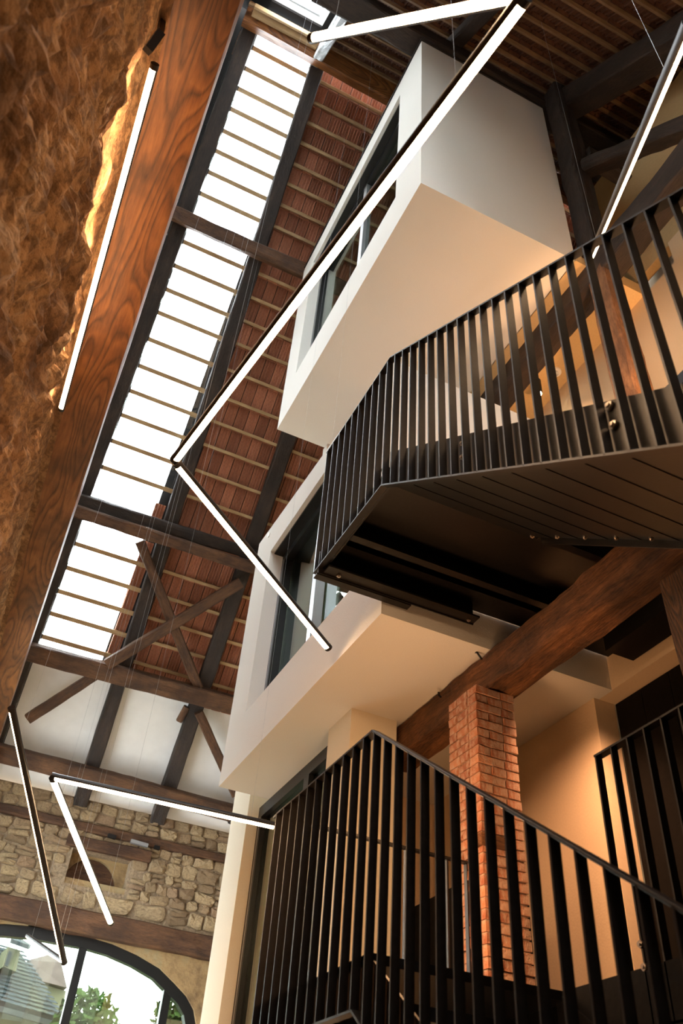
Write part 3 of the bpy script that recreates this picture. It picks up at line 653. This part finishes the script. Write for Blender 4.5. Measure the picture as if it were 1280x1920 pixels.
# ------------------------------------------------------------------ brick pillar
def pillar():
    x0, x1, y0, y1, z0, z1 = 2.98, 3.31, 4.50, 4.86, .95, 3.13
    p = thing('brick_pillar', ((x0+x1)/2, (y0+y1)/2, z0), 'square pillar of old red bricks carrying the rough beam', 'pillar')
    build(MB().box((x0+.012, y0+.012, z0), (x1-.012, y1-.012, z1)), 'mortar_core', 'brick_mortar', p)
    def bm(w, d, h, s):
        rnd = random.Random(s); pts = []
        for z in (0, h):
            for (x, y) in ((0, 0), (w/2, -.002), (w, 0), (w, d), (0, d)): pts.append((x-w/2+rnd.uniform(-.004, .004), y-d/2+rnd.uniform(-.004, .004), z+rnd.uniform(-.003, .003)))
        me = bpy.data.meshes.new('brick'); me.from_pydata(pts, [], [(4,3,2,1,0),(5,6,7,8,9)]+[(i, (i+1) % 5, 5+(i+1) % 5, 5+i) for i in range(5)]); me.materials.append(MATS['brick']); me.update(); return me
    H = .066; hd = [bm(.105, .2, H-.011, i) for i in range(5)]; stt = [bm(.2, .105, H-.011, 9+i) for i in range(5)]
    hd2 = [bm(.2, .105, H-.011, 20+i) for i in range(4)]; k = 0; z = z0
    while z+H <= z1+.02:
        off = k % 2
        # near face (-Y)
        cuts = [x0, x0+.105, x0+.225, x1] if off else [x0, x0+.215, x1]
        for i in range(len(cuts)-1):
            w = cuts[i+1]-cuts[i]-.010; me = random.choice(stt)
            o = link('brick', me, ((cuts[i]+cuts[i+1])/2, y0+.0525+random.uniform(-.006, .003), z+.004), p); o.scale = (w/.2, 1, 1)
        cuts = [y0+.105, y0+.215, y1] if off else [y0+.105, y0+.25, y1]
        for i in range(len(cuts)-1):
            w = cuts[i+1]-cuts[i]-.010; me = random.choice(hd)
            o = link('brick', me, (x0+.0525+random.uniform(-.006, .004), (cuts[i]+cuts[i+1])/2+.003, z+.004), p); o.scale = (1, w/.2, 1)
        z += H; k += 1
    # broken-out course with an old timber pad
    build(MB().box((x0-.015, y0-.02, 1.98), (x0+.2, y0+.1, 2.06)), 'pad_timber', 'rough_timber', p, bevel=.008)
pillar()
# ------------------------------------------------------------------ steel stair
SL = .743; RX = 1.65; BW, BT = .046, .009; DY = .115
def bolt(p, d, parent, r=.016):
    d = Vector(d); m = MB().tube(p, Vector(p)+d*.012, r, 6).tube(Vector(p)+d*.012, Vector(p)+d*.02, r*.5, 8); build(m, 'bolt', 'steel_bolt', parent)
bal_cache = {}
def baluster(parent, x, y, z0, z1, wx=1):
    k = round(z1-z0, 3)
    if k not in bal_cache:
        bal_cache[k] = MB().box((0, -BT/2, 0), (BW*wx, BT/2, z1-z0)).mesh('baluster', 'dark_metal')
    link('baluster', bal_cache[k], (x, y, z0), parent)
def rail_bar(parent, name, a, b, t=.010, w=BW):
    a, b = Vector(a), Vector(b)
    build(MB().bar(a+Vector((w/2, 0, 0)), b+Vector((w/2, 0, 0)), w, t), name, 'dark_metal', parent)
# upper balustrade
zt, zb, yc, ye = 4.815, 3.60, 3.385, 4.48
ubal = thing('balustrade', (RX, yc, zb), 'black flat-bar balustrade of the upper flight and its landing', 'railing')
rail_bar(ubal, 'handrail', (RX, yc, zt), (RX, ye, zt)); rail_bar(ubal, 'handrail', (RX, yc, zt), (RX, -.4, zt-SL*(yc+.4)*.955))
rail_bar(ubal, 'bottom_rail', (RX, yc+.05, zb), (RX, ye, zb)); rail_bar(ubal, 'bottom_rail', (RX, yc+.05, zb), (RX, -.4, zb-SL*(yc+.45)))
i = 0
while ye-.02-i*DY > -.3:
    y = ye-.02-i*DY
    if y >= yc: baluster(ubal, RX, y, zb, zt)
    else:
        top = zt-SL*.955*(yc-y); bot = zb-SL*(yc+.05-y) if y < yc+.05 else zb
        bal_h = 1.215; build(MB().box((RX, y-BT/2, bot), (RX+BW, y+BT/2, top)), 'baluster', 'dark_metal', ubal)
    i += 1
# upper stair: stringers, folded underside, steps
us = thing('stair_flight', (2.2, 0, 1.0), 'upper black steel stair flight seen from below', 'stair')
def stringer(parent, x, y0, y1, zb_, h, t=.012):
    f = lambda y: zb_-SL*(yc+.05-y)
    build(MB().hexa([(x, y0, f(y0)), (x+t, y0, f(y0)), (x+t, y1, f(y1)), (x, y1, f(y1)), (x, y0, f(y0)+h), (x+t, y0, f(y0)+h), (x+t, y1, f(y1)+h), (x, y1, f(y1)+h)]), 'stringer', 'dark_metal', parent)
stringer(us, RX+BW+.01, -.45, yc+.05, zb+.01, .31); stringer(us, 2.74, -.45, 3.30, zb-.02, .30)
stp = .235; y = yc+.05; k = 0
while y > -.45:
    f = lambda yy: zb+.03-SL*(yc+.05-yy)
    y2 = y-stp
    build(MB().hexa([(RX+BW+.025, y2+.004, f(y2)), (2.74, y2+.004, f(y2)), (2.74, y, f(y)+.002), (RX+BW+.025, y, f(y)+.002), (RX+BW+.025, y2+.004, f(y2)+.006), (2.74, y2+.004, f(y2)+.006), (2.74, y, f(y)+.008), (RX+BW+.025, y, f(y)+.008)]), 'soffit_plate', 'dark_metal', us)
    st = MB().box((RX+BW+.025, y2-.03, f(y)+.10), (2.74, y, f(y)+.112)); st.box((RX+BW+.025, y-.006, f(y)+.112), (2.74, y, f(y)+.112+stp*SL)); build(st, 'step', 'dark_metal', us)
    bolt((2.70, y-.1, f(y)-.075+.0), (0, 0, -1), us, .014)
    y = y2; k += 1
for zc in (0, 1):
    p = onX(*((1144, 762), (1152, 798))[zc], RX+BW+.008); bolt(p, (-1, 0, 0), us, .02)
    p = onX(*((869, 832), (869, 858))[zc], RX+BW+.008); bolt(p, (-1, 0, 0), us, .017)
    p = onX(*((715, 882), (715, 897))[zc], RX+BW+.008); bolt(p, (-1, 0, 0), us, .014)
build(MB().bar(onX(1138, 775, RX+BW-.0), onX(1128, 826, RX+BW-.0), .006, .10, (1, 0, 0)), 'splice_plate', 'dark_metal', us) if False else None
# upper landing
ul = thing('landing', (2.9, 4.0, 3.56), 'upper black steel landing in front of the middle bay', 'landing')
build(MB().box((RX+BW+.005, yc+.05, 3.74), (4.245, 4.46, 3.78)), 'deck_plate', 'dark_metal', ul)
build(MB().box((RX+BW+.005, yc+.05, zb), (RX+BW+.017, 4.46, 3.74)), 'edge_channel', 'dark_metal', ul)
build(MB().box((RX+.005, 4.39, 3.55), (2.92, 4.40, 3.74)), 'edge_channel', 'dark_metal', ul); build(MB().box((RX, 4.40, 3.54), (2.4, 4.46, 3.55)), 'edge_channel', 'dark_metal', ul)
build(MB().box((RX+BW, 4.30, 3.56), (2.92, 4.39, 3.575)), 'beam_flange', 'dark_metal', ul)
build(MB().box((RX+BW+.02, 4.02, 3.60), (3.6, 4.08, 3.74)), 'cross_beam', 'dark_metal', ul)
build(MB().box((RX+BW+.02, 3.96, 3.60), (3.6, 4.08, 3.61)), 'beam_flange', 'dark_metal', ul)
build(MB().box((2.75, 3.30, 3.56), (4.15, 3.36, 3.74)), 'cross_beam', 'dark_metal', ul)
build(MB().box((3.9, 3.36, 3.50), (4.16, 4.12, 3.74)), 'cross_beam', 'dark_metal', ul)
build(MB().box((2.76, -1.0, 3.70), (4.2, 3.30, 3.78)), 'deck_plate', 'dark_metal', ul)
bolt((1.8, 4.36, 3.56), (0, 0, -1), ul); bolt((2.86, 4.36, 3.56), (0, 0, -1), ul)
# lower balustrade
BW = .040; bal_cache.clear()
lt, lbz, ly, le = 1.925, .735, 3.41, 4.66
lbal = thing('balustrade', (RX, ly, lbz), 'near black flat-bar balustrade of the lower landing and descending flight', 'railing')
LS = .70
rail_bar(lbal, 'handrail', (RX, ly, lt), (RX, le, lt)); 
hr = build(MB().bar(Vector((RX+BW/2, ly, lt)), Vector((RX+BW/2, -.6, lt-LS*(ly+.6))), BW, .014), 'handrail', 'dark_metal', lbal, bevel=.005)
rail_bar(lbal, 'bottom_rail', (RX, ly+.08, lbz), (RX, le, lbz)); rail_bar(lbal, 'bottom_rail', (RX, ly+.08, lbz), (RX, -.6, lbz-LS*(ly+.68)))
ys = [le-.01-k*DY for k in range(47)]
for y in ys:
    if y < -.5: break
    if y >= ly: baluster(lbal, RX, y, lbz, lt)
    else: build(MB().box((RX, y-BT/2, lbz-LS*(ly+.08-y)), (RX+BW, y+BT/2, lt-LS*(ly-y))), 'baluster', 'dark_metal', lbal)
# far railing of the lower landing
fb = thing('balustrade', (2.2, le, .95), 'black railing across the far end of the lower landing', 'railing')
build(MB().box((RX, le, lt-.012), (2.98, le+.04, lt)), 'handrail', 'dark_metal', fb)
x = RX+.16
while x < 2.98: build(MB().box((x, le+.01, .95), (x+.012, le+.045, lt-.012)), 'baluster', 'dark_metal', fb); x += .145
# inner balustrade on the floor edge (right)
ib = thing('balustrade', (2.68, 2.9, .92), 'black balustrade standing on the floor edge at the right of the pillar', 'railing')
rail_bar(ib, 'handrail', (2.68, 3.03, 1.91), (2.68, -.5, 1.91)); rail_bar(ib, 'bottom_rail', (2.68, 3.03, .74), (2.68, -.5, .74))
y = 3.02
while y > -.5: build(MB().box((2.68, y-BT/2, .74), (2.68+BW, y+BT/2, 1.91)), 'baluster', 'dark_metal', ib); y -= DY
for q in ((1203, 1771), (1210, 1814)): bolt(onX(*q, 2.66), (-1, 0, 0), ib, .016)
# lower landing and flight
ll = thing('landing', (2.2, 4.0, .74), 'lower black steel landing behind the near balustrade', 'landing')
build(MB().box((RX+BW+.005, 3.41, .90), (2.68, le+.05, .94)), 'deck_plate', 'dark_metal', ll)
build(MB().box((RX+BW+.005, 3.43, .74), (RX+BW+.017, le+.04, .945)), 'edge_channel', 'dark_metal', ll)
build(MB().box((RX+BW, 4.60, .74), (2.68, 4.66, .90)), 'edge_channel', 'dark_metal', ll)
lf = thing('stair_flight', (2.2, 1.4, -1.4), 'lower black steel stair flight going down behind the near balustrade', 'stair')
for x in (RX+BW+.005, 2.64):
    f = lambda y: lbz-LS*(ly+.08-y)
    build(MB().hexa([(x, -.4, f(-.4)), (x+.012, -.4, f(-.4)), (x+.012, 3.45, f(3.45)), (x, 3.45, f(3.45)), (x, -.4, f(-.4)+.24), (x+.012, -.4, f(-.4)+.24), (x+.012, 3.45, f(3.45)+.24), (x, 3.45, f(3.45)+.24)]), 'stringer', 'dark_metal', lf)
y = 3.41; z = .90
while y > -.2:
    y -= .25; z -= .175; build(MB().box((RX+BW+.02, y, z-.03), (2.64, y+.27, z)).box((RX+BW+.02, y, z-.05), (2.64, y+.012, z-.03)), 'step', 'dark_metal', lf)
# dark cabinet seen through the lower balustrade
build(MB().box((3.35, 5.3, .95), (3.9, 6.2, 2.05)), 'cabinet', 'dark_board', bevel=.01, **T('black cabinet seen through the lower balustrade left of the pillar', 'cabinet'))
# ------------------------------------------------------------------ LED tubes
def led(p0, p1, aim, label, R=.024, hang=True, arc=70, group=None, wires=((.12,), (.88,))):
    p0, p1 = Vector(p0), Vector(p1); c = (p0+p1)/2
    t = thing('light_tube', c, label, 'light'); d = (p1-p0).normalized(); a = (Vector(aim)-d*Vector(aim).dot(d)).normalized(); u = d.cross(a)
    n = 24; am = math.radians(arc)
    hs = MB(); pts = []
    angs = [am+(2*PI-2*am)*i/n for i in range(n+1)]
    for q in (p0, p1):
        for g_ in angs: pts.append(q+(a*math.cos(g_)+u*math.sin(g_))*R)
    hs.add(pts, [(i, i+1, n+2+i, n+1+i) for i in range(n)]); build(hs, 'housing', 'dark_metal', t, smooth=True)
    df = MB(); pts = []; k = 10; angs = [-am+2*am*i/k for i in range(k+1)]
    for q in (p0+d*.02, p1-d*.02):
        for g_ in angs: pts.append(q+(a*math.cos(g_)+u*math.sin(g_))*R*.97)
    df.add(pts, [(i, i+1, k+2+i, k+1+i) for i in range(k)]); build(df, 'diffuser', 'led', t, smooth=True, label='glowing warm white strip')
    for q, s in ((p0, -1), (p1, 1)): build(MB().tube(q-d*s*.022, q+d*s*.008, R*1.06, 16), 'end_cap', 'dark_metal', t)
    if hang:
        for (w,) in wires:
            q = p0+(p1-p0)*w
            zr_ = min(15.6-1.05*(5.9-q.y) if q.y < 5.9 else 99, 5.93+1.0527*(15.10-q.y) if q.y > 5.9 else 99)
            build(MB().tube(q+Vector((0, 0, R)), (q.x, q.y, zr_+.14), .0009, 5), 'wire', 'zinc', t)
    return t
BK = -FWD
led(onZ(290, 122, 5.0), onZ(115, 767, 5.0), BK*.6+Vector((-.75, 0, .15)), 'light tube running level below the brown beam beside the left stone wall', arc=112)
led(dep(585, 72, 3.9), dep(985, -6, 3.0), BK+DOWN*.2, 'light tube crossing the very top edge, from the roof window rightwards', .023)
led(dep(982, -4, 3.0), dep(328, 861, 5.3), RIGHT*.75+DOWN*.45+BK*.55, 'longest light tube, crossing diagonally in front of the top bay', .030)
led(dep(331, 868, 5.3), dep(615, 1214, 6.5), -RIGHT*.55+DOWN*.35+BK*.6, 'light tube sloping down to the window of the middle bay', .030)
led(dep(1292, 40, 3.8), dep(1108, 480, 8.2), RIGHT*.85+BK*.35, 'light tube at the upper right passing behind the handrail', .032, arc=95)
led(dep(22, 1328, 6.2), dep(120, 1804, 7.2), -RIGHT*1.0+BK*.02, 'dark-sided light tube hanging steeply before the arched window', .027)
led(dep(99, 1459, 6.6), dep(208, 1730, 7.8), BK+DOWN*.1, 'bright light tube hanging before the wall niche', .028)
led(dep(98, 1456, 6.6), dep(518, 1549, 6.9), DOWN*.75+BK*.5, 'light tube before the wall plate, ending at the near balustrade', .030)
led(dep(52, 1755, 8.5), dep(118, 1802, 7.3), -RIGHT*.3+DOWN*.55+BK*.2, 'short light tube crossing the top left pane of the arched window', .022)
# ------------------------------------------------------------------ small fittings
p = onZ(1009, 738, 8.55); sp = thing('spot_lamp', (p.x, p.y, 8.55), 'small dark cylinder spot lamp on the ochre ceiling', 'lamp')
build(MB().tube((p.x, p.y, 8.55), (p.x, p.y, 8.8), .055, 20), 'housing', 'dark_metal', sp); build(MB().tube((p.x, p.y, 8.543), (p.x, p.y, 8.549), .045, 20), 'lens', 'lamp_glow', sp)
lamp((p.x, p.y, 8.48), 45, spot=120, aim=(p.x, p.y, 3))
p = onZ(1041, 697, 8.79); sd = thing('smoke_detector', (p.x, p.y, 8.76), 'round white smoke detector on the ochre ceiling', 'detector')
build(MB().tube((p.x, p.y, 8.77), (p.x, p.y, 8.8), .075, 24), 'base', 'white_plastic', sd); build(MB().tube((p.x, p.y, 8.74), (p.x, p.y, 8.77), .035, 20), 'sensor', 'zinc', sd)
p = onX(503, 1003, 2.19); build(MB().tube(p, p+Vector((.02, 0, 0)), .03, 16), 'wall_sensor', 'white_plastic', **T('tiny white round sensor on the corner of the middle bay', 'sensor'))
p = onY(175, 1557, YW-.1); 
for q0, q1, m_ in (((202, 1566), (217, 1571), 'dark_metal'), ((245, 1577), (277, 1586), 'frame_edge'), ((289, 1588), (299, 1591), 'dark_metal')):
    a, b = onY(*q0, YW-.13), onY(*q1, YW-.13)
    build(MB().bar(a, b, .06, .06), 'control_box', m_, **T({'(202, 1566)': 'black box on the timber above the wall niche', '(245, 1577)': 'long pale box on the timber in the far stone wall', '(289, 1588)': 'small black box at the right end of the pale one'}[str(q0)], 'device'))
# ------------------------------------------------------------------ unseen warm lamps added to light the rooms on the right
lamp((3.45, 3.9, 3.30), 130, (1, .50, .25), spot=85, aim=(4.2, 5.0, 1.9), blend=1)
lamp((2.35, 4.15, 2.1), 15, r=.25)
lamp((2.45, 4.2, 1.5), 22, r=.2); lamp((3.7, 5.8, 1.6), 16, r=.15)
lamp((4.85, 2.3, 4.1), 330, spot=70, aim=(5.1, 3.7, 6.6), r=.08, blend=1)
lamp((3.9, 2.7, 4.9), 230, (1, .50, .22), spot=34, aim=(4.45, 3.8, 7.2), r=.05, blend=.8); lamp((3.5, 1.6, 4.4), 42, r=.3); lamp((3.4, 3.9, 4.3), 22, r=.25)
# ------------------------------------------------------------------ outside, seen through the arch
YO = 30
def po(x, y, d=YO): return onY(x, y, d)
hs_ = thing('house', (po(0, 1915).x-4, YO, FZ), 'pale house with grey slate roof and dormer outside the arched window', 'house')
e0, e1 = po(-60, 1868), po(118, 1922); rg = po(28, 1782, YO+4)
r_ = MB(); a, b = Vector(po(-140, 1850)), Vector(po(122, 1924)); c_ = Vector(po(36, 1788, YO+3.5)); d_ = Vector(po(-160, 1745, YO+3.5))
rm = MB().prism([a, b, c_, d_], (0, .15, .1))
# roof with local axes in its plane for the slates
xx = (b-a).normalized(); nn = xx.cross(c_-b).normalized(); yy = nn.cross(xx); mm = Matrix((xx, yy, nn)).transposed().to_4x4(); mm.translation = a; inv = mm.inverted()
me = bpy.data.meshes.new('roof'); me.from_pydata([tuple(inv @ v) for v in rm.v], [], rm.f); me.materials.append(MATS['dark_board']); link('roof', me, parent=hs_, mat4=mm)
sp = [inv @ v for v in (a, b, c_, d_)]; hy = sp[2].y; cy = .0
while cy < hy-.05:
    t0, t1 = cy/hy, min(1, (cy+.2)/hy)
    q = [sp[0].lerp(sp[3], t0), sp[1].lerp(sp[2], t0), sp[1].lerp(sp[2], t1), sp[0].lerp(sp[3], t1)]
    q = [mm @ (Vector((v.x, v.y, z_))) for v, z_ in zip(q, (.19, .19, .16, .16))]
    build(MB().prism(q, nn*.02), 'slate_course', 'slate', hs_); cy += .27
build(MB().bar(a+Vector((0, -.1, -.05)), b+Vector((0, -.1, -.05)), .16, .14), 'gutter', 'dark_frame', hs_)
build(MB().prism([a+Vector((0, .3, 0)), b+Vector((0, .3, 0)), (b.x, YO+.3, FZ), (a.x, YO+.3, FZ)], (0, 3, 0)), 'wall', 'cream_wall', hs_)
q = [po(16, 1775, YO-.2), po(38, 1782, YO-.2), po(30, 1822, YO-.2), po(6, 1812, YO-.2)]
dm = build(MB().prism(q, (0, 2, .2)), 'dormer', 'cream_wall', hs_)
q = [po(17, 1783, YO-.3), po(23, 1785, YO-.3), po(15, 1812, YO-.3), po(9, 1809, YO-.3)]; build(MB().prism(q, (0, .1, 0)), 'dormer_window', 'slate', dm)
q = [po(18, 1768, YO-.5), po(52, 1780, YO-.5), po(56, 1779, YO+1.5), po(30, 1762, YO+1.5)]; build(MB().prism(q, (0, 0, .12)), 'dormer_roof', 'slate', dm)
fh = thing('house', (po(90, 1830, 44).x, 44, FZ), 'far house with a broad pinkish hipped roof behind the slate roof', 'house')
q = [po(52, 1800, 44), po(90, 1790, 46), po(115, 1805, 44), po(126, 1852, 43), po(80, 1840, 43)]; build(MB().prism(q, (0, 2, 0)), 'roof', 'pink_roof', fh)
q = [po(80, 1846, 43.5), po(124, 1858, 43.5), po(112, 1925, 43.5), po(60, 1925, 43.5)]; build(MB().prism(q, (0, 2, 0)), 'wall', 'cream_wall', fh)
def tree(cpx, cpy, yd, rad, lab):
    c = Vector(po(cpx, cpy, yd)); t = thing('tree', (c.x, c.y, FZ), lab, 'tree')
    build(MB().tube((c.x, c.y, FZ), c, .14, 8, .06), 'trunk', 'tree_bark', t)
    m = MB()
    for i in range(900):
        v = Vector((random.gauss(0, 1), random.gauss(0, 1), random.gauss(0, 1))).normalized()*rad*random.random()**.4; v.z *= 1.1
        p = c+v; a = Vector((random.uniform(-1, 1), random.uniform(-1, 1), random.uniform(-1, 1))).normalized(); b = a.orthogonal().normalized(); s = .13
        m.add([p-a*s, p+b*s*.6, p+a*s, p-b*s*.6], [(0, 1, 2, 3)])
    build(m, 'foliage', 'leaf', t, kind='stuff')
tree(160, 1925, 27, .9, 'light green tree behind the middle pane of the arched window')
tree(343, 1912, 24, .75, 'green tree seen in the right-hand narrow pane of the arch')
build(MB().box((-60, 16, FZ-.3), (60, 120, FZ-.1)), 'ground', 'leaf', **ST())
bpy.context.view_layer.update()
